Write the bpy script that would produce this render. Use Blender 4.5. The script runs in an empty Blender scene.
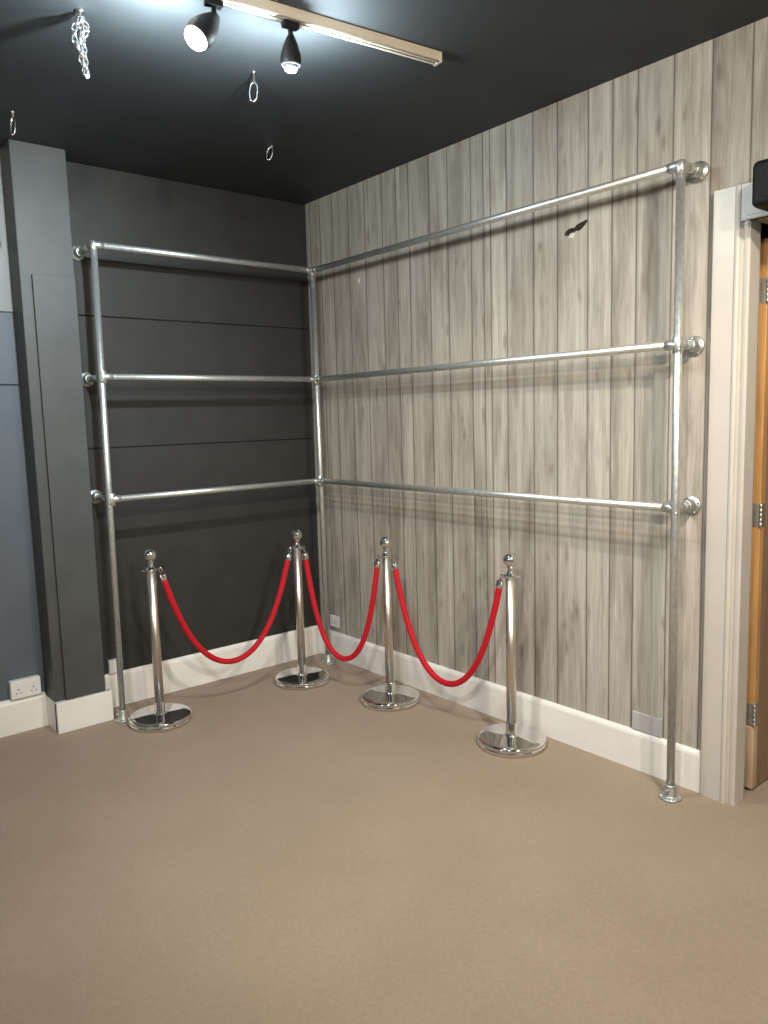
import bpy, bmesh, math, random
from mathutils import Vector, Matrix
random.seed(7)
SC = bpy.context.scene
COL = SC.collection
H = 3.10            # ceiling height

# ------------------------------------------------------------------ helpers
class MB:
    """collects shapes, links them as ONE mesh object"""
    def __init__(s):
        s.bm = bmesh.new()
    def _smooth(s, faces, on):
        for f in faces: f.smooth = on
    def box(s, lo, hi, bev=0.0, seg=2, mi=0):
        t = bmesh.new()
        bmesh.ops.create_cube(t, size=1)
        c = [(a + b) / 2 for a, b in zip(lo, hi)]; d = [abs(b - a) for a, b in zip(lo, hi)]
        for v in t.verts: v.co = Vector((c[i] + v.co[i] * d[i] for i in range(3)))
        if bev: bmesh.ops.bevel(t, geom=t.edges[:], offset=bev, segments=seg, profile=.5, affect='EDGES')
        for f in t.faces: f.material_index = mi
        s._merge(t); return s
    def _merge(s, t, M=None):
        if M is not None: t.transform(M)
        me = bpy.data.meshes.new('tmp'); t.to_mesh(me); t.free()
        s.bm.from_mesh(me); bpy.data.meshes.remove(me)
    def lathe(s, prof, n=32, M=None, mi=0, close=True):
        """prof: list of (r, z), turned about z"""
        t = bmesh.new(); rings = []
        for r, z in prof:
            if r < 1e-6: rings.append([t.verts.new((0, 0, z))])
            else: rings.append([t.verts.new((r * math.cos(2 * math.pi * k / n), r * math.sin(2 * math.pi * k / n), z)) for k in range(n)])
        for a, b in zip(rings, rings[1:]):
            for k in range(n):
                k2 = (k + 1) % n
                if len(a) == 1 and len(b) == 1: break
                if len(a) == 1: f = t.faces.new((a[0], b[k2], b[k]))
                elif len(b) == 1: f = t.faces.new((a[k], a[k2], b[0]))
                else: f = t.faces.new((a[k], a[k2], b[k2], b[k]))
                f.smooth = True; f.material_index = mi
        if close:
            for rg in (rings[0], rings[-1]):
                if len(rg) > 2:
                    try: t.faces.new(rg).material_index = mi
                    except Exception: pass
        bmesh.ops.recalc_face_normals(t, faces=t.faces[:])
        s._merge(t, M); return s
    def cyl(s, a, b, r, n=20, mi=0, bev=0.0):
        a = Vector(a); b = Vector(b); L = (b - a).length
        M = Matrix.Translation(a) @ (b - a).to_track_quat('Z', 'Y').to_matrix().to_4x4()
        e = min(bev, L / 3)
        prof = [(0, 0), (r - e, 0), (r, e), (r, L - e), (r - e, L), (0, L)] if e else [(0, 0), (r, 0), (r, 0), (r, L), (r, L), (0, L)]
        if not e: prof = [(0, 0), (r, 0), (r, L), (0, L)]
        t0 = len(s.bm.faces)
        s.lathe(prof, n, M, mi, close=False)
        s.bm.faces.ensure_lookup_table()
        if not e:
            for f in s.bm.faces[t0:]:
                if len(f.verts) == 3: f.smooth = False
        return s
    def tube(s, pts, r, n=12, closed=False, mi=0):
        pts = [Vector(p) for p in pts]; N = len(pts); t = bmesh.new(); rings = []
        up = None
        for i, p in enumerate(pts):
            if closed: d = pts[(i + 1) % N] - pts[i - 1]
            else: d = pts[min(i + 1, N - 1)] - pts[max(i - 1, 0)]
            d.normalize()
            if up is None:
                up = d.orthogonal().normalized()
            else:
                up = (up - d * up.dot(d)).normalized()
            w = d.cross(up)
            rr = r[i] if isinstance(r, (list, tuple)) else r
            rings.append([t.verts.new(p + (up * math.cos(2 * math.pi * k / n) + w * math.sin(2 * math.pi * k / n)) * rr) for k in range(n)])
        pairs = list(zip(rings, rings[1:])) + ([(rings[-1], rings[0])] if closed else [])
        for a, b in pairs:
            # match twist on the closing pair
            off = 0
            if closed and a is rings[-1]:
                off = min(range(n), key=lambda o: (a[0].co - b[o].co).length)
            for k in range(n):
                f = t.faces.new((a[k], a[(k + 1) % n], b[(k + 1 + off) % n], b[(k + off) % n])); f.smooth = True; f.material_index = mi
        if not closed:
            t.faces.new(rings[0]); t.faces.new(rings[-1])
        bmesh.ops.recalc_face_normals(t, faces=t.faces[:])
        s._merge(t); return s
    def sphere(s, c, r, sc=(1, 1, 1), seg=28, mi=0):
        t = bmesh.new(); bmesh.ops.create_uvsphere(t, u_segments=seg, v_segments=seg // 2, radius=r)
        for f in t.faces: f.smooth = True; f.material_index = mi
        s._merge(t, Matrix.Translation(c) @ Matrix.Diagonal((*sc, 1))); return s
    def prism(s, poly, z0, z1, bev=0, mi=0):
        """poly: list of (x, y) extruded in z"""
        t = bmesh.new()
        a = [t.verts.new((x, y, z0)) for x, y in poly]; b = [t.verts.new((x, y, z1)) for x, y in poly]
        n = len(poly)
        t.faces.new(a); t.faces.new(b)
        for k in range(n): t.faces.new((a[k], a[(k + 1) % n], b[(k + 1) % n], b[k]))
        bmesh.ops.recalc_face_normals(t, faces=t.faces[:])
        if bev: bmesh.ops.bevel(t, geom=t.edges[:], offset=bev, segments=2, profile=.5, affect='EDGES')
        s._merge(t); return s
    def build(s, name, mats, parent=None, loc=None):
        me = bpy.data.meshes.new(name)
        if loc is not None:
            s.bm.transform(Matrix.Translation(-Vector(loc)))
        s.bm.to_mesh(me); s.bm.free()
        for m in (mats if isinstance(mats, (list, tuple)) else [mats]): me.materials.append(m)
        o = bpy.data.objects.new(name, me); COL.objects.link(o)
        if loc is not None: o.location = loc
        if parent is not None: o.parent = parent
        return o

def thing(name, label, cat, loc, group=None, rz=0.0):
    o = bpy.data.objects.new(name, None); COL.objects.link(o)
    o.empty_display_size = .1
    o.location = loc; o.rotation_euler = (0, 0, rz)
    o['label'] = label; o['category'] = cat
    if group: o['group'] = group
    return o
def tag(o, label, cat, group=None):
    o['label'] = label; o['category'] = cat
    if group: o['group'] = group
    return o
def struct(o, label=None, cat=None):
    o['kind'] = 'structure'
    if label: o['label'] = label
    if cat: o['category'] = cat
    return o
def copy_tree(o, parent=None):
    c = o.copy(); COL.objects.link(c)
    if parent is not None: c.parent = parent
    for ch in list(o.children): copy_tree(ch, c)
    return c

# ------------------------------------------------------------------ materials
def srgb(r, g, b):
    f = lambda c: (c / 255 / 12.92) if c / 255 <= .04045 else ((c / 255 + .055) / 1.055) ** 2.4
    return (f(r), f(g), f(b), 1)
class NT:
    def __init__(s, name):
        s.m = bpy.data.materials.new(name); s.m.use_nodes = True
        s.t = s.m.node_tree; s.b = s.t.nodes['Principled BSDF']
    def n(s, kind, **kw):
        o = s.t.nodes.new(kind)
        for k, v in kw.items():
            if hasattr(o, k): setattr(o, k, v)
            else: o.inputs[k].default_value = v
        return o
    def l(s, a, b): s.t.links.new(a, b)
    def coord(s, scale=(1, 1, 1), kind='Object'):
        tc = s.n('ShaderNodeTexCoord'); mp = s.n('ShaderNodeMapping'); mp.inputs['Scale'].default_value = scale
        s.l(tc.outputs[kind], mp.inputs['Vector']); return mp.outputs['Vector']
    def noise(s, vec, scale, detail=4, rough=.55):
        o = s.n('ShaderNodeTexNoise'); o.inputs['Scale'].default_value = scale; o.inputs['Detail'].default_value = detail
        o.inputs['Roughness'].default_value = rough; s.l(vec, o.inputs['Vector']); return o.outputs['Fac']
    def ramp(s, fac, stops):
        o = s.n('ShaderNodeValToRGB'); e = o.color_ramp.elements
        while len(e) < len(stops): e.new(.5)
        for el, (p, c) in zip(e, stops): el.position = p; el.color = c
        s.l(fac, o.inputs['Fac']); return o.outputs['Color']
    def mix(s, fac, a, b, mode='MIX'):
        o = s.n('ShaderNodeMix', data_type='RGBA', blend_type=mode)
        for v, i in ((fac, 0), (a, 6), (b, 7)):
            if hasattr(v, 'is_linked') or hasattr(v, 'links'): s.l(v, o.inputs[i])
            else: o.inputs[i].default_value = v
        return o.outputs[2]
    def math(s, op, a, b=0.0):
        o = s.n('ShaderNodeMath', operation=op)
        for v, i in ((a, 0), (b, 1)):
            if hasattr(v, 'links'): s.l(v, o.inputs[i])
            else: o.inputs[i].default_value = v
        return o.outputs[0]
    def bump(s, h, strength, dist=.002):
        o = s.n('ShaderNodeBump'); o.inputs['Strength'].default_value = strength; o.inputs['Distance'].default_value = dist
        s.l(h, o.inputs['Height']); s.l(o.outputs['Normal'], s.b.inputs['Normal'])
    def set(s, **kw):
        for k, v in kw.items():
            k = k.replace('_', ' ')
            if hasattr(v, 'links'): s.l(v, s.b.inputs[k])
            else: s.b.inputs[k].default_value = v
        return s

def paint(name, c, rough=.6, var=.06, scale=6, bump=.08, spec=.4):
    m = NT(name); v = m.coord()
    n = m.noise(v, scale, 5)
    a = tuple(max(0, x * (1 - var)) for x in c[:3]) + (1,); b = tuple(min(1, x * (1 + var)) for x in c[:3]) + (1,)
    m.set(Base_Color=m.ramp(n, [(.3, a), (.7, b)]), Roughness=rough, Specular_IOR_Level=spec)
    if bump: m.bump(m.noise(v, 160, 3), bump, .001)
    return m.m

def metal(name, c, rough, var=.1, scale=40, bump=0.0, stretch=(1, 1, 1), met=1.0):
    m = NT(name); v = m.coord(stretch)
    n = m.noise(v, scale, 3)
    a = tuple(x * (1 - var) for x in c[:3]) + (1,)
    m.set(Base_Color=m.ramp(n, [(.35, a), (.65, c)]), Metallic=met, Roughness=m.math('ADD', m.math('MULTIPLY', n, rough * .5), rough * .75))
    if bump: m.bump(n, bump, .001)
    return m.m

M = {}
M['galv'] = metal('galvanised_steel', (.67, .70, .69, 1), .40, .16, 55, .1, met=.82)
M['galv_dull'] = metal('galvanised_fitting', (.56, .59, .57, 1), .40, .2, 70, .2, met=.86)
M['chrome'] = metal('polished_chrome', (.80, .80, .80, 1), .07, .03, 8)
M['steel'] = metal('brushed_steel', (.72, .67, .60, 1), .36, .05, 60, .0, (12, 12, .6))
M['wire'] = metal('bright_wire', (.85, .87, .88, 1), .16, .05, 40)
M['screw'] = metal('dark_screw', (.30, .30, .30, 1), .35, .1, 40)
M['brass_dull'] = metal('hinge_metal', (.66, .63, .57, 1), .42, .2, 50, .1, met=.8)
M['ceil'] = paint('ceiling_paint', (.035, .040, .0425, 1), .6, .10, 3, .06, .35)
M['dark'] = paint('charcoal_paint', (.029, .0285, .0262, 1), .5, .14, 5, .1, .35)
M['column'] = paint('charcoal_column_paint', (.062, .066, .064, 1), .5, .12, 5, .1, .4)
M['blue'] = paint('slate_blue_paint', (.092, .107, .128, 1), .55, .08, 4, .08, .4)
M['grey'] = paint('mid_grey_paint', (.20, .21, .20, 1), .55, .1, 4, .08, .4)
M['black'] = paint('black_plastic', (.005, .005, .005, 1), .55, .1, 20, 0, .2)
M['socket'] = paint('white_plastic', (.76, .76, .74, 1), .35, .03, 20, 0, .5)
M['socket_grey'] = paint('pale_grey_plastic', (.45, .44, .44, 1), .45, .14, 90, .1, .5)
M['hole'] = paint('dark_slot', (.02, .02, .02, 1), .6, 0, 5, 0, .2)
M['track'] = paint('cream_track_enamel', (.58, .52, .42, 1), .45, .04, 8, 0, .5)
M['scar'] = paint('dark_torn_backing', (.035, .028, .02, 1), .9, .4, 40, .5, .1)
M['flake'] = paint('pale_paper', (.60, .56, .50, 1), .8, .06, 60, .2, .2)

# white gloss woodwork with scuffs
def woodwork(name, c, dirt):
    m = NT(name); v = m.coord()
    n = m.noise(v, 5, 6, .6); n2 = m.noise(m.coord((1, 1, 1)), 22, 3)
    base = m.ramp(n, [(.30, tuple(x * .93 for x in c[:3]) + (1,)), (.6, c)])
    spots = m.ramp(n2, [(.70, (0, 0, 0, 1)), (.80, (1, 1, 1, 1))])
    m.set(Base_Color=m.mix(m.math('MULTIPLY', spots, .35), base, dirt), Roughness=.38, Specular_IOR_Level=.5)
    m.bump(m.noise(v, 30, 3), .06, .002); return m.m
M['white'] = woodwork('white_gloss_woodwork', (.82, .81, .785, 1), (.55, .43, .33, 1))
M['arch'] = woodwork('off_white_door_frame', (.53, .505, .46, 1), (.40, .38, .28, 1))

# carpet
m = NT('beige_carpet'); v = m.coord()
big = m.noise(v, 1.3, 5, .6); fine = m.noise(v, 420, 3, .7); mid = m.noise(v, 60, 4, .6)
c = m.ramp(big, [(.32, (.306, .238, .174, 1)), (.68, (.350, .276, .207, 1))])
c = m.mix(.55, c, m.ramp(fine, [(.3, (.55, .55, .55, 1)), (.7, (1.3, 1.3, 1.3, 1))]), 'MULTIPLY')
c = m.mix(.35, c, m.ramp(mid, [(.35, (.8, .8, .8, 1)), (.65, (1.12, 1.12, 1.12, 1))]), 'MULTIPLY')
m.set(Base_Color=c, Roughness=.95, Specular_IOR_Level=.1, Sheen_Weight=.15)
m.bump(fine, .6, .004); M['carpet'] = m.m

# red velvet rope
m = NT('red_velvet'); v = m.coord(); n = m.noise(v, 120, 3)
m.set(Base_Color=m.ramp(n, [(.3, (.40, .003, .011, 1)), (.7, (.54, .006, .018, 1))]), Roughness=.7, Sheen_Weight=.2, Specular_IOR_Level=.3)
m.b.inputs['Sheen Tint'].default_value = (1, .25, .25, 1)
m.bump(n, .3, .002); M['rope'] = m.m

# door timber
def timber(name, a, b, cc):
    m = NT(name); v = m.coord((14, 14, 1.0)); n = m.noise(v, 3.0, 6, .65); n2 = m.noise(m.coord((1, 1, 1)), 4, 3)
    col = m.ramp(n, [(.25, a), (.5, b), (.75, cc)])
    col = m.mix(.3, col, m.ramp(n2, [(.35, (.6, .6, .6, 1)), (.65, (1.2, 1.2, 1.2, 1))]), 'MULTIPLY')
    m.set(Base_Color=col, Roughness=.5, Specular_IOR_Level=.35); m.bump(n, .2, .002); return m.m
M['pine'] = timber('orange_pine_edge', (.36, .19, .07, 1), (.47, .26, .10, 1), (.56, .33, .14, 1))
M['leaf'] = timber('brown_door_face', (.19, .12, .075, 1), (.26, .17, .11, 1), (.31, .21, .14, 1))
M['worn'] = timber('worn_pale_wood', (.40, .29, .19, 1), (.50, .37, .25, 1), (.58, .45, .32, 1))

# wood effect wall covering: plank id and edge distance live in mesh attributes
m = NT('grey_wood_plank_wallcovering')
at = m.n('ShaderNodeAttribute'); at.attribute_name = 'plank'
ed = m.n('ShaderNodeAttribute'); ed.attribute_name = 'edge'
tc = m.n('ShaderNodeTexCoord'); sx = m.n('ShaderNodeSeparateXYZ'); m.l(tc.outputs['Object'], sx.inputs[0])
cb = m.n('ShaderNodeCombineXYZ')
m.l(m.math('MULTIPLY', at.outputs['Fac'], 31.7), cb.inputs[0]); m.l(sx.outputs[1], cb.inputs[1])
m.l(m.math('ADD', sx.outputs[2], m.math('MULTIPLY', at.outputs['Fac'], 17.3)), cb.inputs[2])
P = cb.outputs[0]
def mapped(sc):
    mp = m.n('ShaderNodeMapping'); mp.inputs['Scale'].default_value = sc; m.l(P, mp.inputs[0]); return mp.outputs[0]
warp = m.n('ShaderNodeTexNoise'); m.l(mapped((1, 5, 1.6)), warp.inputs['Vector']); warp.inputs['Scale'].default_value = 1.0; warp.inputs['Detail'].default_value = 3
wv = m.n('ShaderNodeVectorMath', operation='MULTIPLY'); m.l(warp.outputs['Color'], wv.inputs[0]); wv.inputs[1].default_value = (0, .07, .3)
pa = m.n('ShaderNodeVectorMath', operation='ADD'); m.l(P, pa.inputs[0]); m.l(wv.outputs[0], pa.inputs[1])
def mapped2(sc):
    mp = m.n('ShaderNodeMapping'); mp.inputs['Scale'].default_value = sc; m.l(pa.outputs[0], mp.inputs[0]); return mp.outputs[0]
g1 = m.noise(mapped2((1, 30, 1.2)), 1.0, 7, .68)
g2 = m.noise(mapped2((1, 130, 3.4)), 1.0, 6, .7)
g3 = m.noise(mapped2((1, 9, 1.6)), 1.0, 4, .6)
col = m.ramp(g1, [(.27, (.262, .240, .206, 1)), (.42, (.375, .351, .310, 1)), (.58, (.440, .418, .375, 1)), (.75, (.515, .495, .452, 1))])
col = m.mix(.62, col, m.ramp(g2, [(.32, (.66, .65, .63, 1)), (.65, (1.12, 1.12, 1.12, 1))]), 'MULTIPLY')
col = m.mix(.75, col, m.ramp(g3, [(.30, (.58, .55, .51, 1)), (.52, (1.05, 1.04, 1.03, 1)), (.72, (1.12, 1.12, 1.12, 1))]), 'MULTIPLY')
# knots and short dark flecks
vo = m.n('ShaderNodeTexVoronoi'); vo.inputs['Scale'].default_value = 1.0; m.l(mapped2((1, 15, 5.2)), vo.inputs['Vector'])
kn = m.ramp(vo.outputs['Distance'], [(.06, (1, 1, 1, 1)), (.30, (0, 0, 0, 1))])
kn = m.math('MULTIPLY', kn, m.ramp(m.noise(mapped((1, 6, 3.2)), 1.0, 2), [(.45, (0, 0, 0, 1)), (.58, (1, 1, 1, 1))]))
col = m.mix(m.math('MULTIPLY', kn, .62), col, (.16, .13, .105, 1))
# each plank its own tone, dark seams
tone = m.n('ShaderNodeMapRange'); m.l(at.outputs['Fac'], tone.inputs[0]); tone.inputs[3].default_value = .88; tone.inputs[4].default_value = 1.10
tv = m.n('ShaderNodeCombineColor')
for k in range(3): m.l(tone.outputs[0], tv.inputs[k])
col = m.mix(1.0, col, tv.outputs[0], 'MULTIPLY')
col = m.mix(m.math('MULTIPLY', m.math('POWER', ed.outputs['Fac'], 1.2), .92), col, (.095, .080, .068, 1))
m.set(Base_Color=col, Roughness=.75, Specular_IOR_Level=.22)
m.bump(g1, .05, .002); M['planks'] = m.m

def emit(name, c, s):
    m = NT(name); m.set(Base_Color=(.8, .8, .8, 1), Roughness=.2, Emission_Color=c, Emission_Strength=s); return m.m
M['bulb_on'] = emit('lit_bulb', (.86, .96, 1, 1), 30)
M['bulb_dim'] = emit('bulb_seen_edge_on', (.75, .85, 1, 1), .08)
M['bulb_dim'].node_tree.nodes['Principled BSDF'].inputs['Base Color'].default_value = (.05, .06, .07, 1)
m = NT('clear_glass'); m.set(Base_Color=(.9, .95, 1, 1), Roughness=.05, Transmission_Weight=.9, IOR=1.45); M['glass'] = m.m

# ------------------------------------------------------------------ the room
struct(MB().box((-6.5, -7.5, -.06), (2.2, .12, 0)).build('floor', M['carpet']))
struct(MB().box((-6.5, -7.5, H), (2.2, .12, H + .1)).build('ceiling', M['ceil']))
# back wall: wide painted boards with fine joints
b = MB(); js = [0, 1.533, 2.278, H]
b.box((-1.70, .012, 0), (.02, .12, H))
for a, c in zip(js, js[1:]):
    b.box((-1.70, 0, a + .002), (0, .014, c - .002), .003, 1)
struct(b.build('wall_back', M['dark']), 'charcoal painted wall of wide horizontal boards')
# wall left of the column, same plane
b = MB(); b.box((-6.5, .012, 0), (-1.70, .12, 2.27)); b.box((-6.5, 0, 0), (-1.76, .014, 1.887), .003, 1); b.box((-6.5, 0, 1.893), (-1.76, .014, 2.27), .003, 1)
struct(b.build('wall_left', M['blue']))
b = MB(); b.box((-6.5, -.004, 2.272), (-1.70, .12, H), .003, 1)
struct(b.build('trim_4', M['grey']), 'grey painted upper wall left of the column')
b = MB(); b.box((-1.897, -.17, 0), (-1.62, 0.01, H), .004, 2)
struct(b.build('wall_column', M['column']), 'charcoal painted column projecting from the back wall')
b = MB(); b.box((-1.842, -.191, .16), (-1.626, -.178, 2.447), .002, 2); b.box((-1.826, -.179, .18), (-1.64, -.1702, 2.43))
struct(b.build('trim_3', M['column']), 'flat charcoal cover board on the column')

# wood-effect wall
seams = [0, -.05, -.16, -.294, -.468, -.630, -.798, -.927, -1.036, -1.208, -1.353, -1.525, -1.615, -1.664, -1.772, -1.944, -2.089, -2.261, -2.389, -2.512, -2.678, -2.841, -3.0]
def plank_strip(bm, L, LE, ys, z0, z1, ids):
    for (a, c), pid in zip(zip(ys, ys[1:]), ids):
        w = abs(a - c); sg = -1
        cols = [(0, 1.0), (.0022, .95), (.0055, .30), (.014, 0), (w - .010, 0), (w - .0045, .2), (w - .0018, .6), (w, 1.0)]
        vs = []
        for d, e in cols:
            pr = []
            for z in (z0, z1):
                v = bm.verts.new((0, a + sg * d, z)); v[L] = pid; v[LE] = e; pr.append(v)
            vs.append(pr)
        for p, q in zip(vs, vs[1:]):
            bm.faces.new((p[0], q[0], q[1], p[1]))
bm = bmesh.new(); L = bm.verts.layers.float.new('plank'); LE = bm.verts.layers.float.new('edge')
ids = [random.random() for _ in range(60)]
plank_strip(bm, L, LE, seams, 0, H, ids)                                    # up to the door opening
s2 = [-3.0, -3.17, -3.31, -3.48, -3.61, -3.74, -3.90]
plank_strip(bm, L, LE, s2, 2.40, H, ids[30:])                               # above the doorway
s3 = [-3.90, -4.05, -4.22, -4.36, -4.52, -4.65, -4.78, -4.94, -5.1, -5.26, -5.4, -5.57, -5.7, -5.86, -6.0, -6.17, -6.3, -6.46, -6.6, -6.77, -6.9, -7.06, -7.2, -7.35, -7.5]
plank_strip(bm, L, LE, s3, 0, H, ids[36:])
bmesh.ops.recalc_face_normals(bm, faces=bm.faces[:])
# give the wall its thickness
bw = MB(); bw.bm.free(); bw.bm = bm
bw.box((.001, -2.995, 0), (.12, .12, H)); bw.box((.001, -3.90, 2.40), (.12, -2.995, H)); bw.box((.001, -7.5, 0), (.12, -3.90, H))
struct(bw.build('wall_right', M['planks']), 'grey wood plank effect wall')

# skirtings: a moulded profile along a run
def skirting(name, p0, p1, nrm, h, mat, t=.02):
    """p0,p1: (x,y) on the wall line, nrm: unit vector out of the wall"""
    p0 = Vector((*p0, 0)); p1 = Vector((*p1, 0)); n = Vector((*nrm, 0))
    prof = [(0, 0), (t, 0), (t, h - .022), (t * .86, h - .012), (t * .55, h - .004), (t * .35, h), (0, h)]
    bm = bmesh.new(); rs = []
    for p in (p0, p1): rs.append([bm.verts.new(p + n * a + Vector((0, 0, z))) for a, z in prof])
    k = len(prof)
    for i in range(k): bm.faces.new((rs[0][i], rs[0][(i + 1) % k], rs[1][(i + 1) % k], rs[1][i]))
    bm.faces.new(rs[0]); bm.faces.new(rs[1])
    bmesh.ops.recalc_face_normals(bm, faces=bm.faces[:])
    me = bpy.data.meshes.new(name); bm.to_mesh(me); bm.free(); me.materials.append(mat)
    o = bpy.data.objects.new(name, me); COL.objects.link(o); struct(o); return o
skirting('baseboard_back', (-1.62, 0), (0, 0), (0, -1), .205, M['white'])
skirting('baseboard_right', (0, -.02), (0, -2.868), (-1, 0), .186, M['white'])
skirting('baseboard_left', (-6.5, 0), (-1.9025, 0), (0, -1), .19, M['white'], .03)
b = MB()                                                                    # mitred skirting round the column
for (x0, y0, x1, y1) in ((-1.902, -.212, -1.598, -.1705), (-1.902, -.20, -1.8972, -.0), (-1.6198, -.20, -1.60, -.02)):
    b.box((x0, y0, 0), (x1, y1, .172), .004, 2)
struct(b.build('baseboard_column', M['white']))

# door frame: profiled left leg and head
leg = [(.0, -2.868), (-.022, -2.868), (-.028, -2.874), (-.028, -2.960), (-.034, -2.966), (-.036, -2.974), (-.033, -2.983), (-.022, -2.986),
       (-.016, -2.990), (-.016, -2.997), (-.024, -3.001), (-.026, -3.012), (-.018, -3.019), (.062, -3.019), (.062, -2.985), (.118, -2.985), (.118, -2.9), (.001, -2.9)]
b = MB(); b.prism(leg, 0, 2.515)
struct(b.build('trim_1', M['arch']), 'off white moulded door frame leg beside the wood wall')
b = MB(); b.box((-.0295, -4.03, 2.378), (-.001, -2.964, 2.5155), .003, 2); b.box((.0, -4.03, 2.378), (.118, -3.0195, 2.40), .003, 1)
b.box((-.036, -4.03, 2.378), (-.001, -3.006, 2.396), .004, 2)
struct(b.build('trim_2', M['arch']), 'off white door frame head under the black casing')
b = MB(); b.box((-.028, -4.03, 0), (.118, -3.905, 2.378), .004, 2)
struct(b.build('trim_5', M['arch']))
# door leaf, swung open into the room beyond
b = MB()
b.box((.150, -3.014, .012), (.185, -2.972, 2.335), .004, 2, 0)
b.box((.184, -3.013, .012), (.90, -2.973, 2.335), .003, 1, 1)
door = struct(b.build('door_1', [M['pine'], M['leaf']]), 'open brown timber door with orange edge')
for hz in (2.13, 1.216, .348):
    hb = MB(); hb.box((.1485, -3.0125, hz - .05), (.151, -2.974, hz + .05), .0008, 1)
    hb.box((.151, -3.0165, hz - .05), (.190, -3.0138, hz + .05), .0008, 1)
    for k in range(5): hb.cyl((.147, -3.017, hz - .05 + k * .02 + .0008), (.147, -3.017, hz - .05 + (k + 1) * .02 - .0008), .0065, 14, 0, .001)
    for sz in (-.032, 0, .032): hb.cyl((.149, -2.993, hz + sz), (.1478, -2.993, hz + sz), .004, 10)
    hb.build('hinge', M['brass_dull'], door)
b = MB(); b.box((.1465, -3.0155, .012), (.190, -2.9705, .295), .006, 3)
o = b.build('kick_block', M['worn'], door); o['label'] = 'worn pale foot of the door edge'
# the dim room beyond the doorway
struct(MB().box((2.1, -5.2, 0), (2.2, .1, H)).build('wall_beyond', M['dark']))
struct(MB().box((.122, -2.70, 0), (2.1, -2.60, H)).build('wall_passage', M['dark']))
# rest of the room behind the camera
struct(MB().box((-6.5, -7.6, 0), (2.2, -7.5, H)).build('wall_front', M['grey']))
struct(MB().box((-6.6, -7.5, 0), (-6.5, .12, H)).build('wall_far_left', M['grey']))
struct(MB().box((.13, -5.2, 0), (2.2, -5.1, H)).build('wall_passage_end', M['dark']))

# ------------------------------------------------------------------ galvanised pipe frame
R = .0175
ZS = (2.613, 1.923, 1.259)
A, C, D = Vector((-1.54, -.257, 0)), Vector((-.142, -.257, 0)), Vector((-.142, -2.795, 0))
FEET = {'A': Vector((-1.562, -.252, 0)), 'C': Vector((-.118, -.24, 0)), 'D': Vector((-.149, -2.803, 0))}
rack = thing('pipe_rack', 'galvanised steel pipe frame of posts and rails round the dark and wood plank walls', 'rack', (-.142, -.257, 0))
def rl(p): return Vector(p) - Vector((-.142, -.257, 0))
def post(top, foot):
    t = rl(top) + Vector((0, 0, ZS[0] + .012)); f = rl(foot) + Vector((0, 0, .004))
    b = MB(); b.cyl(f, t, R, 24); up = b.build('upright', M['galv'], rack)
    g = MB(); pr = [(0, 0), (.044, 0), (.047, .002), (.047, .006), (.044, .009), (.030, .011), (.026, .016), (.026, .060), (.024, .064), (R + .001, .064)]
    mm = Matrix.Translation(rl(foot))
    g.lathe(pr, 32, mm, close=False)
    for k in range(4):
        a = k * math.pi / 2 + .6
        g.lathe([(0, .013), (.006, .012), (.007, .009)], 12, mm @ Matrix.Translation((.0375 * math.cos(a), .0375 * math.sin(a), 0)), close=False)
    g.cyl(rl(foot) + Vector((-.028, 0, .04)), rl(foot) + Vector((-.035, 0, .04)), .007, 12, 0, .001)
    g.build('foot_flange', M['galv_dull'], up)
    return up
pA = post(A, FEET['A']); pC = post(C, FEET['C']); pD = post(D, FEET['D'])
for z in ZS:
    Z = Vector((0, 0, z))
    b = MB(); b.cyl(rl(A) + Z, rl(C) + Z, R, 24); b.build('rail', M['galv'], rack)
    b = MB(); b.cyl(rl(C) + Z, rl(D) + Z, R, 24); b.build('rail', M['galv'], rack)
    for P0, dirs in ((A, [(1, 0, 0), (0, 1, 0)]), (C, [(-1, 0, 0), (0, -1, 0)]), (D, [(0, 1, 0), (1, 0, 0)])):
        top = z == ZS[0]; f = MB(); r2 = R + .003
        p = rl(P0) + Z
        f.cyl(p + Vector((0, 0, -.036)), p + Vector((0, 0, R + .001 if top else .034)), r2, 24, 0, .003)
        for d in dirs:
            d = Vector(d); f.cyl(p + d * .0, p + d * .052, r2, 24, 0, .003)
        s = Vector((-.7, -.7, 0)).normalized()
        f.cyl(p + s * r2 * .9 + Vector((0, 0, -.02)), p + s * (r2 + .005) + Vector((0, 0, -.02)), .006, 12, 0, .001)
        f.build('pipe_fitting', M['galv_dull'], rack)
    for P0, d, wall in ((A, Vector((0, 1, 0)), .257), (D, Vector((1, 0, 0)), .142)):
        p = rl(P0) + Z; e = p + d * (wall - .002)
        b = MB(); b.cyl(p + d * .03, e - d * .006, R, 24); br = b.build('wall_bracket', M['galv'], rack)
        g = MB(); q = Matrix.Translation(e) @ (-d).to_track_quat('Z', 'Y').to_matrix().to_4x4()
        g.lathe([(0, 0), (.039, 0), (.041, .002), (.041, .006), (.038, .009), (.027, .011), (.025, .014), (.025, .050), (.023, .053), (R + .001, .053)], 32, q, close=False)
        for k in range(4):
            a = k * math.pi / 2 + .4
            g.lathe([(0, .013), (.005, .012), (.006, .009)], 12, q @ Matrix.Translation((.033 * math.cos(a), .033 * math.sin(a), 0)), close=False)
        g.build('wall_flange', M['galv_dull'], br)
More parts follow.
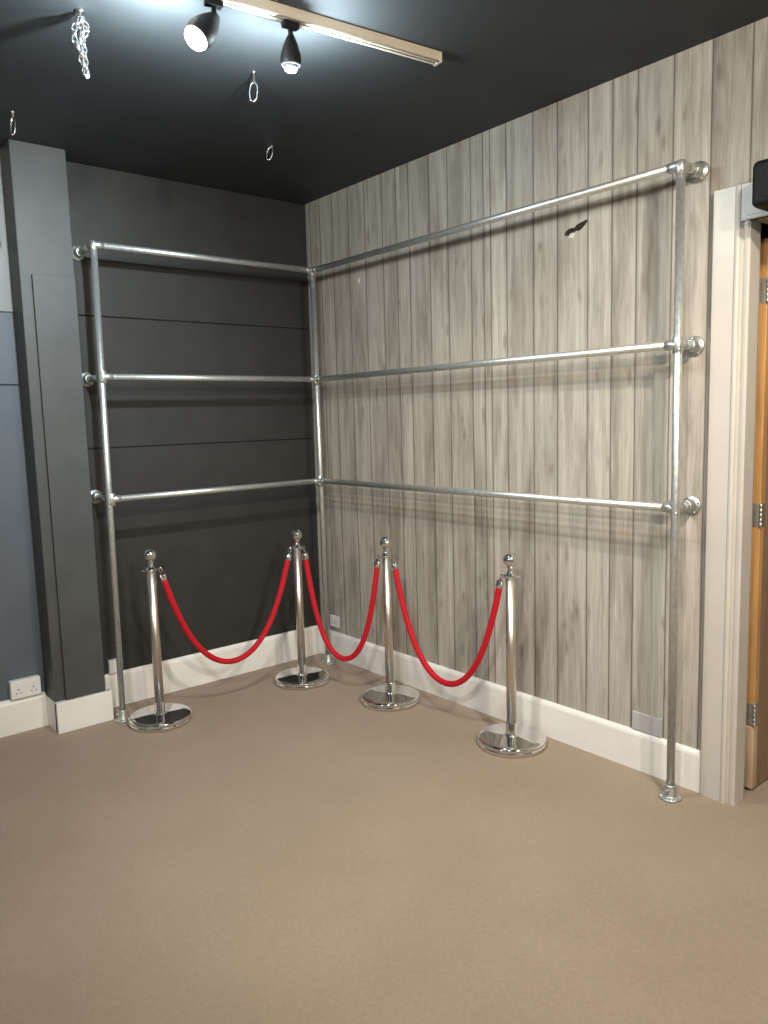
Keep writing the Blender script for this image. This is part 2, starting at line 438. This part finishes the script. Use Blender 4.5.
# end of a second rail on the wall left of the column
r2 = thing('pipe_rail', 'end of a galvanised pipe rail fixed to the wall left of the column', 'rail', (-1.975, -.004, 2.62))
b = MB(); b.cyl((0, 0, 0), (0, -.075, 0), R, 20); b.cyl((0.0, -.075, 0), (-.9, -.075, 0), R, 20); b.sphere((0, -.075, 0), R + .004); b.build('pipe', M['galv'], r2)
g = MB(); q = Vector((0, -1, 0)).to_track_quat('Z', 'Y').to_matrix().to_4x4()
g.lathe([(0, 0.001), (.044, .001), (.046, .003), (.044, .008), (.030, .011), (.029, .045), (R + .001, .048)], 28, q, close=False); g.build('wall_flange', M['galv_dull'], r2)

# ------------------------------------------------------------------ stanchions
ST = [(-1.411, -.422), (-.460, -.432), (-.278, -1.088), (-.220, -1.972)]
st0 = thing('rope_stanchion', 'x', 'stanchion', (0, 0, 0), 'chrome ball-top rope stanchions')
b = MB(); b.lathe([(0, 0), (.166, 0), (.171, .003), (.172, .019), (.169, .022), (.169, .026), (.172, .029), (.171, .038), (.163, .044), (.14, .046), (.04, .049), (.034, .050)], 72, close=False)
base = b.build('base_plate', M['chrome'], st0)
b = MB(); b.lathe([(.036, .044), (.036, .054), (.030, .058), (.0285, .062), (.0285, .115), (.027, .118), (.0255, .119)], 36, close=False); b.build('base_sleeve', M['chrome'], st0)
b = MB(); b.lathe([(.0253, .04), (.0253, .865)], 36, close=True); b.build('pole', M['steel'], st0)
b = MB(); b.lathe([(.0255, .858), (.031, .861), (.034, .866), (.034, .872), (.031, .876), (.022, .882), (.016, .892), (.015, .906), (.019, .914), (.012, .920)], 36, close=False)
for k in range(4):                                        # four loops the rope ends clip to
    a = k * math.pi / 2; u = Vector((math.cos(a), math.sin(a), 0)); w = Vector((-u.y, u.x, 0))
    b.tube([u * (.034 + .010 - .010 * math.cos(t)) + w * .010 * math.sin(t) + Vector((0, 0, .869)) for t in [i * 2 * math.pi / 14 for i in range(14)]], .0025, 8, True)
col_ = b.build('collar', M['chrome'], st0)
b = MB(); b.sphere((0, 0, .950), .036, seg=40); b.build('ball_finial', M['chrome'], st0)
dirs = [math.atan2(ST[1][1] - ST[0][1], ST[1][0] - ST[0][0])]
for i in range(1, 4): dirs.append(math.atan2(ST[i][1] - ST[i - 1][1], ST[i][0] - ST[i - 1][0]))
labs = ['chrome ball-top rope stanchion next to the left pipe post', 'chrome ball-top rope stanchion in the corner where the walls meet',
        'chrome ball-top rope stanchion holding rope ends on both sides, nearest before the wood plank wall', 'chrome ball-top rope stanchion at the right end of the rope line']
labs[2] = 'chrome ball-top rope stanchion before the wood plank wall, with a red rope on each side'
for i, (x, y) in enumerate(ST):
    o = st0 if i == 0 else copy_tree(st0)
    o.location = (x, y, .0005); o.rotation_euler = (0, 0, dirs[i]); o['label'] = labs[i]
# ------------------------------------------------------------------ ropes
def rope(i, zlow, smin, label):
    a = Vector((*ST[i], 0)); c = Vector((*ST[i + 1], 0)); u = (c - a).normalized(); Lh = (c - a).length
    off = .066; ztop = .822
    l = Lh - 2 * off; sag = ztop - zlow
    lo, hi = .01, 5.0                                     # catenary parameter for this sag
    for _ in range(80):
        k = (lo + hi) / 2
        if k * (math.cosh(l / 2 / k) - 1) > sag: lo = k
        else: hi = k
    pts = []
    N = 56
    # even spacing by arc length
    half = k * math.sinh(l / 2 / k)
    for j in range(N + 1):
        s = -half + 2 * half * j / N; x = k * math.asinh(s / k)
        z = k * (math.cosh(x / k) - 1) + zlow
        pts.append(a + u * (off + l / 2 + x) + Vector((0, 0, z)))
    org = (a + c) / 2; org.z = zlow
    t = thing('barrier_rope', label, 'rope', org, 'red barrier ropes')
    b = MB(); b.tube([p - org for p in pts], .0165, 16); b.build('velvet_cord', M['rope'], t)
    for e, (p, q, sgn, cen) in enumerate(((pts[0], pts[1], 1, a), (pts[-1], pts[-2], -1, c))):
        d = (p - q).normalized()
        T = Matrix.Translation(p - org) @ d.to_track_quat('Z', 'Y').to_matrix().to_4x4()
        b = MB(); b.lathe([(0, -.022), (.0185, -.022), (.0195, -.019), (.0195, .012), (.017, .016), (.011, .019), (.008, .026), (0, .027)], 24, T, close=False)
        cap = b.build('end_cap', M['chrome'], t)
        tip = p + d * .026 - org; ringc = cen + u * sgn * .052 + Vector((0, 0, .869)) - org
        b = MB()                                           # snap hook through the collar loop
        dd = (ringc - tip); mid = tip + dd * .5; Lr = dd.length
        ax = dd.normalized(); side = Vector((-u.y, u.x, 0))
        side = (side * .5 + ax.cross(side)).normalized()
        loop = []
        for j in range(20):
            an = 2 * math.pi * j / 20
            loop.append(mid + ax * math.cos(an) * (Lr / 2 + .006) + side * math.sin(an) * .0085)
        b.tube(loop, .0028, 8, True); b.build('snap_hook', M['chrome'], cap)
    return t
rope(0, .245, .48, 'red velvet rope in front of the dark wall, from left stanchion to corner stanchion')
rope(1, .205, .52, 'red velvet rope with the narrowest loop, starting at the corner stanchion')
rope(2, .215, .53, 'red velvet rope hanging between the two stanchions before the wood plank wall')

# ------------------------------------------------------------------ lighting track and spots
T0 = Vector((-.785, -2.110, 0)); T1 = Vector((-1.698, -2.013, 0)); tu = (T1 - T0).normalized()
tl = thing('lighting_track', 'long cream lighting track fixed to the dark ceiling', 'lighting track', (T0.x, T0.y, H), None, math.atan2(tu.y, tu.x))
b = MB()
LT = 2.1
b.box((.012, -.0225, -.040), (LT, -.0135, -.001), .002, 2); b.box((.012, .0135, -.040), (LT, .0225, -.001), .002, 2)
b.box((.012, -.02, -.016), (LT, .02, -.001)); b.box((.012, -.0225, -.040), (LT, -.006, -.034), .002, 2); b.box((.012, .006, -.040), (LT, .0225, -.034), .002, 2)
b.build('track_body', M['track'], tl)
b = MB(); b.box((0, -.0235, -.041), (.014, .0235, -.001), .003, 2); b.build('end_cap', M['track'], tl)
def track_pt(x): return T0 + tu * ((x - T0.x) / tu.x)
def spot(x, aim, label, bulb, on, headlen=.115, stem=.05, fat=1.0):
    p = track_pt(x); t = thing('track_spotlight', label, 'spotlight', (p.x, p.y, H - .041), 'spotlights on the track')
    b = MB(); b.box((-.030, -.014, -.022), (.030, .014, -.0005), .003, 2); ad = b.build('track_adapter', M['black'], t); ad.rotation_euler = (0, 0, math.atan2(tu.y, tu.x))
    b = MB(); b.cyl((0, 0, -.022), (0, 0, -.022 - stem), .0095, 16); b.sphere((0, 0, -.022 - stem), .012); b.build('stem', M['black'], t)
    d = Vector(aim).normalized(); piv = Vector((0, 0, -.022 - stem))
    T = Matrix.Translation(piv) @ d.to_track_quat('Z', 'Y').to_matrix().to_4x4()
    b = MB()
    k = headlen / .115
    pr = [(0, -.012), (.011, -.011), (.015, -.004), (.019, .008), (.028, .034), (.0345, .060), (.0365, .078), (.0365, .092), (.034, .108), (.0325, .112), (.031, .110), (.032, .090), (.026, .070), (.010, .055), (0, .055)]
    b.lathe([(r * fat, z * k) for r, z in pr], 32, T, close=False); hd = b.build('lamp_head', M['black'], t)
    b = MB(); 
    b.lathe([(0, .060), (.026, .072), (.038, .090), (.0405, .108), (.036, .122), (.020, .132), (0, .136)] if on else [(0, .056), (.015, .062), (.024, .080), (.026, .098), (.018, .108), (0, .112)], 28, T, close=False)  # lit bulb shaped oversized to stand in for its glare
    b.build('bulb', bulb, hd)
    return p + Vector((0, 0, H - .041)) + piv + d * (.165 * k)
L1 = spot(-1.728, (-.52, -.02, -.60), 'track spotlight glaring white, tilted to the left, nearer the hanging chain', M['bulb_on'], True, .115, .035, 1.3)
L2 = spot(-1.445, (.02, .10, -1), 'black bullet-shaped track spotlight pointing straight down, nearer the end of the cream track', M['bulb_dim'], False, .092, .032)

# ------------------------------------------------------------------ hooks and chain on the ceiling
def hook(loc, rz, label, drop, lh, lw, tilt, stems=True):
    t = thing('ceiling_hook', label, 'hook', loc, 'wire hooks hanging from the ceiling', rz)
    b = MB(); b.lathe([(0, -.0005), (.010, -.0005), (.011, -.003), (.007, -.005), (.0045, -.006), (.0045, -drop), (0, -drop)], 16, close=False)
    b.build('screw_eye', M['wire'], t)
    b = MB(); pts = []
    for j in range(28):
        an = 2 * math.pi * j / 28
        x = lw * math.sin(an); z = lh * .5 * math.copysign(abs(math.cos(an)) ** .8, math.cos(an))
        v = Vector((x, 0, z - lh * .5)); v = Matrix.Rotation(tilt, 3, 'Y') @ v
        pts.append(v + Vector((0, 0, -drop + .004)))
    b.tube(pts, .0042, 10, True); b.build('wire_loop', M['wire'], t)
    return t
hook((-1.295, -1.535, H), -.7, 'small silver wire hook on the ceiling beside the black spotlight', .045, .075, .016, .1)
hook((-.775, -.830, H), -.7, 'small silver wire hook on the ceiling nearest the corner of the room', .010, .066, .014, .3)
hook((-1.972, -.540, H), -.7, 'small silver wire hook on the ceiling just above the column', .030, .075, .010, .1)
ch = thing('hanging_chain', 'bunched silver chain hanging from the ceiling near the left edge', 'chain', (-2.025, -1.600, H))
b = MB(); b.lathe([(0, -.0005), (.014, -.0005), (.015, -.004), (.006, -.007), (.004, -.03), (0, -.03)], 16, close=False); b.build('ceiling_plate', M['wire'], ch)
def link(b, c, ax, side, l=.0135, w=.0085, r=.0033):
    pts = []
    for j in range(16):
        an = 2 * math.pi * j / 16
        pts.append(c + ax * (l * math.cos(an)) + side * (w * math.sin(an)))
    b.tube(pts, r, 8, True)
def strand(path, flip=0):
    b = MB(); path = [Vector(p) for p in path]
    # walk along the path, one link each 20 mm
    d = 0; k = flip; i = 0; pos = path[0]
    segs = [(p, q, (q - p).length) for p, q in zip(path, path[1:])]
    tot = sum(s[2] for s in segs); n = int(tot / .0195)
    for j in range(n + 1):
        s = j * .0195
        for p, q, l in segs:
            if s <= l + 1e-6: break
            s -= l
        ax = (q - p).normalized(); c = p + ax * min(s, l)
        sd = ax.cross(Vector((0, 1, 0) if (j + flip) % 2 else (1, 0, .2)))
        if sd.length < .1: sd = ax.cross(Vector((0, 1, .3)))
        link(b, c, ax, sd.normalized())
    return b
strand([(.0, 0, -.03), (.004, 0, -.09), (.009, 0, -.215)]).build('chain_strand', M['wire'], ch)
strand([(.002, 0, -.03), (-.020, .005, -.05), (-.024, .005, -.105), (-.012, .003, -.125), (-.002, 0, -.085)], 1).build('chain_strand', M['wire'], ch)
strand([(.0, 0, -.03), (.018, -.004, -.045), (.020, -.004, -.066), (.006, -.002, -.08)]).build('chain_strand', M['wire'], ch)
strand([(-.006, .002, -.12), (-.004, .004, -.165), (.006, .002, -.205)], 1).build('chain_strand', M['wire'], ch)

# ------------------------------------------------------------------ sockets, casing, marks
def socket(loc, rz, w, h, dep, label, mat, double=True, bare=False):
    """local: plate in xz plane facing -y"""
    t = thing('wall_socket', label, 'socket', loc, 'wall sockets above the skirting', rz)
    b = MB(); b.box((-w / 2, -dep, 0), (w / 2, 0, h), .004, 3); pl = b.build('faceplate', mat, t)
    if not bare:
        for cx in ((-w / 4, w / 4) if double else (0,)):
            b = MB(); b.box((cx - .007, -dep - .003, h * .66), (cx + .007, -dep + .002, h * .66 + .018), .0015, 2); b.build('rocker_switch', mat, t)
            b = MB()
            b.box((cx - .003, -dep - .0008, h * .46), (cx + .003, -dep + .001, h * .46 + .009))
            for dx in (-.011, .011): b.box((cx + dx - .0035, -dep - .0008, h * .28), (cx + dx + .0035, -dep + .001, h * .28 + .0045))
            b.build('pin_slots', M['hole'], t)
    return t
socket((-2.005, -.0005, .195), 0, .155, .10, .042, 'white double wall socket box on the skirting left of the column', M['socket'])
socket((-.0005, -2.600, .189), -math.pi / 2, .150, .088, .012, 'pale grey double wall socket on the wood plank wall behind the right post', M['socket_grey'], True, True)
socket((-.0005, -.178, .220), -math.pi / 2, .105, .082, .010, 'small pale wall socket on the wood plank wall near the corner', M['socket'], False)
socket((-1.505, -.0005, .207), 0, .070, .082, .030, 'small white wall box on the dark wall behind the left post', M['socket'], False, True)
# black casing over the doorway
bx = thing('wall_casing', 'black rounded box fixed on the frame over the doorway', 'box', (-.030, -3.388, 2.382))
b = MB(); b.box((-.150, -.30, .0), (0, .30, .164), .022, 4); b.build('housing', M['black'], bx)
b = MB(); b.box((-.1525, -.255, .03), (-.149, .255, .145), .0015, 2); b.build('front_panel', M['black'], bx)
# torn patch
tp = thing('torn_wallpaper', 'dark torn mark with a pale flake on the wood plank wall below the top rail', 'tear', (-.0005, -2.19, 2.51))
def blob(pts, dep):
    b = MB(); t = bmesh.new()
    a = [t.verts.new((0, y, z)) for y, z in pts]; c = [t.verts.new((-dep * .8, y * .9, z * .9)) for y, z in pts]; n = len(pts)
    t.faces.new(c)
    for k in range(n): t.faces.new((a[k], a[(k + 1) % n], c[(k + 1) % n], c[k]))
    bmesh.ops.recalc_face_normals(t, faces=t.faces[:]); b._merge(t); return b
blob([(.060, -.020), (.054, -.004), (.036, .006), (.014, .008), (.002, .004), (-.010, .016), (-.03, .022), (-.066, .030), (-.070, .020), (-.050, .002), (-.026, -.012), (-.008, -.010), (.006, -.016), (.030, -.024)], .004).build('tear', M['scar'], tp)
blob([(.030, -.024), (.020, -.018), (.004, -.018), (-.004, -.026), (.004, -.036), (.014, -.046), (.022, -.036), (.030, -.046), (.036, -.034)], .007).build('paper_flake', M['flake'], tp)
tp2 = blob([(.010, -.014), (.012, .004), (.004, .018), (-.008, .016), (-.010, .000), (-.004, -.016)], .006).build('paper_flake', M['flake']); tp2.location = (-.0005, -.561, 2.518)
tag(tp2, 'tiny white flake on the wood plank wall near the corner, below the top rail', 'flake')

# ------------------------------------------------------------------ lights
def light(kind, name, loc, power, color, r=.04, aim=None, angle=100, blend=.6):
    d = bpy.data.lights.new(name, kind); d.energy = power; d.color = color
    if kind != 'SUN' and kind != 'AREA': d.shadow_soft_size = r
    o = bpy.data.objects.new(name, d); COL.objects.link(o); o.location = loc
    if aim is not None: o.rotation_euler = (Vector(aim) - Vector(loc)).to_track_quat('-Z', 'Y').to_euler()
    if kind == 'SPOT': d.spot_size = math.radians(angle); d.spot_blend = blend
    return o
COOL = (.80, .93, 1.0); WARM = (1.0, .87, .70); NEUT = (1.0, .95, .88)
light('POINT', 'spot_glow_near', L1, 45, COOL, .035)
light('SPOT', 'spot_spill_near', L1, 150, COOL, .035, L1 + Vector((-.1, .1, 1)), 165, 1.0)
light('POINT', 'spot_glow_black', L2, 18, COOL, .03)
light('SPOT', 'spot_spill_black', L2, 130, COOL, .03, L2 + Vector((0, .1, 1)), 165, 1.0)
light('SPOT', 'spot_beam_black', L2, 70, NEUT, .03, (-.5, -1.3, 0), 110, 1.0)
light('SPOT', 'spot_beam_left', L1, 175, COOL, .035, (-1.62, -.2, 2.15), 75, 1.0)
light('POINT', 'ceiling_lamp_right', (-1.20, -4.00, 2.90), 12, WARM, .05)
light('SPOT', 'ceiling_beam_right', (-1.20, -4.00, 2.90), 175, WARM, .05, (-.30, -2.0, .1), 110, 1.0)
light('POINT', 'fill_light_left', (-3.3, -3.9, 2.90), 35, NEUT, .06)  # added fill for general ambient, no known fixture here
light('SPOT', 'fill_beam_left', (-3.3, -3.9, 2.90), 190, (1, .97, .94), .06, (0, -1.6, .35), 72, 1.0)  # added fill beam to brighten the lower wood wall
light('POINT', 'fill_light_rear', (-2.3, -6.0, 2.85), 300, WARM, .08)  # added unseen fill standing in for warm room light behind the camera
light('POINT', 'fill_light_side', (-5.2, -2.5, 2.85), 75, NEUT, .08)  # added fill from the far left side, not a known lamp
w = bpy.data.worlds.new('World'); SC.world = w; w.use_nodes = True
w.node_tree.nodes['Background'].inputs[0].default_value = (1, .95, .88, 1); w.node_tree.nodes['Background'].inputs[1].default_value = .08

# ------------------------------------------------------------------ camera
az, pi_, ro = .69287, .12206, -.02794
f = Vector((math.sin(az) * math.cos(pi_), math.cos(az) * math.cos(pi_), -math.sin(pi_)))
r = f.cross(Vector((0, 0, 1))).normalized(); u = r.cross(f)
rr = r * math.cos(ro) + u * math.sin(ro); uu = -r * math.sin(ro) + u * math.cos(ro)
cd = bpy.data.cameras.new('camera'); cam = bpy.data.objects.new('camera', cd); COL.objects.link(cam)
mat = Matrix((rr, uu, -f)).transposed().to_4x4(); mat.translation = Vector((-3.09127, -4.46558, 1.66589)); cam.matrix_world = mat
cd.sensor_fit = 'VERTICAL'; cd.sensor_height = 24; cd.lens = 772.737 / 1024 * 24; cd.clip_start = .05
SC.camera = cam
SC.view_settings.view_transform = 'Standard'; SC.view_settings.look = 'None'; SC.view_settings.gamma = 1; SC.view_settings.use_curve_mapping = False
SC.view_settings.exposure = 0.0
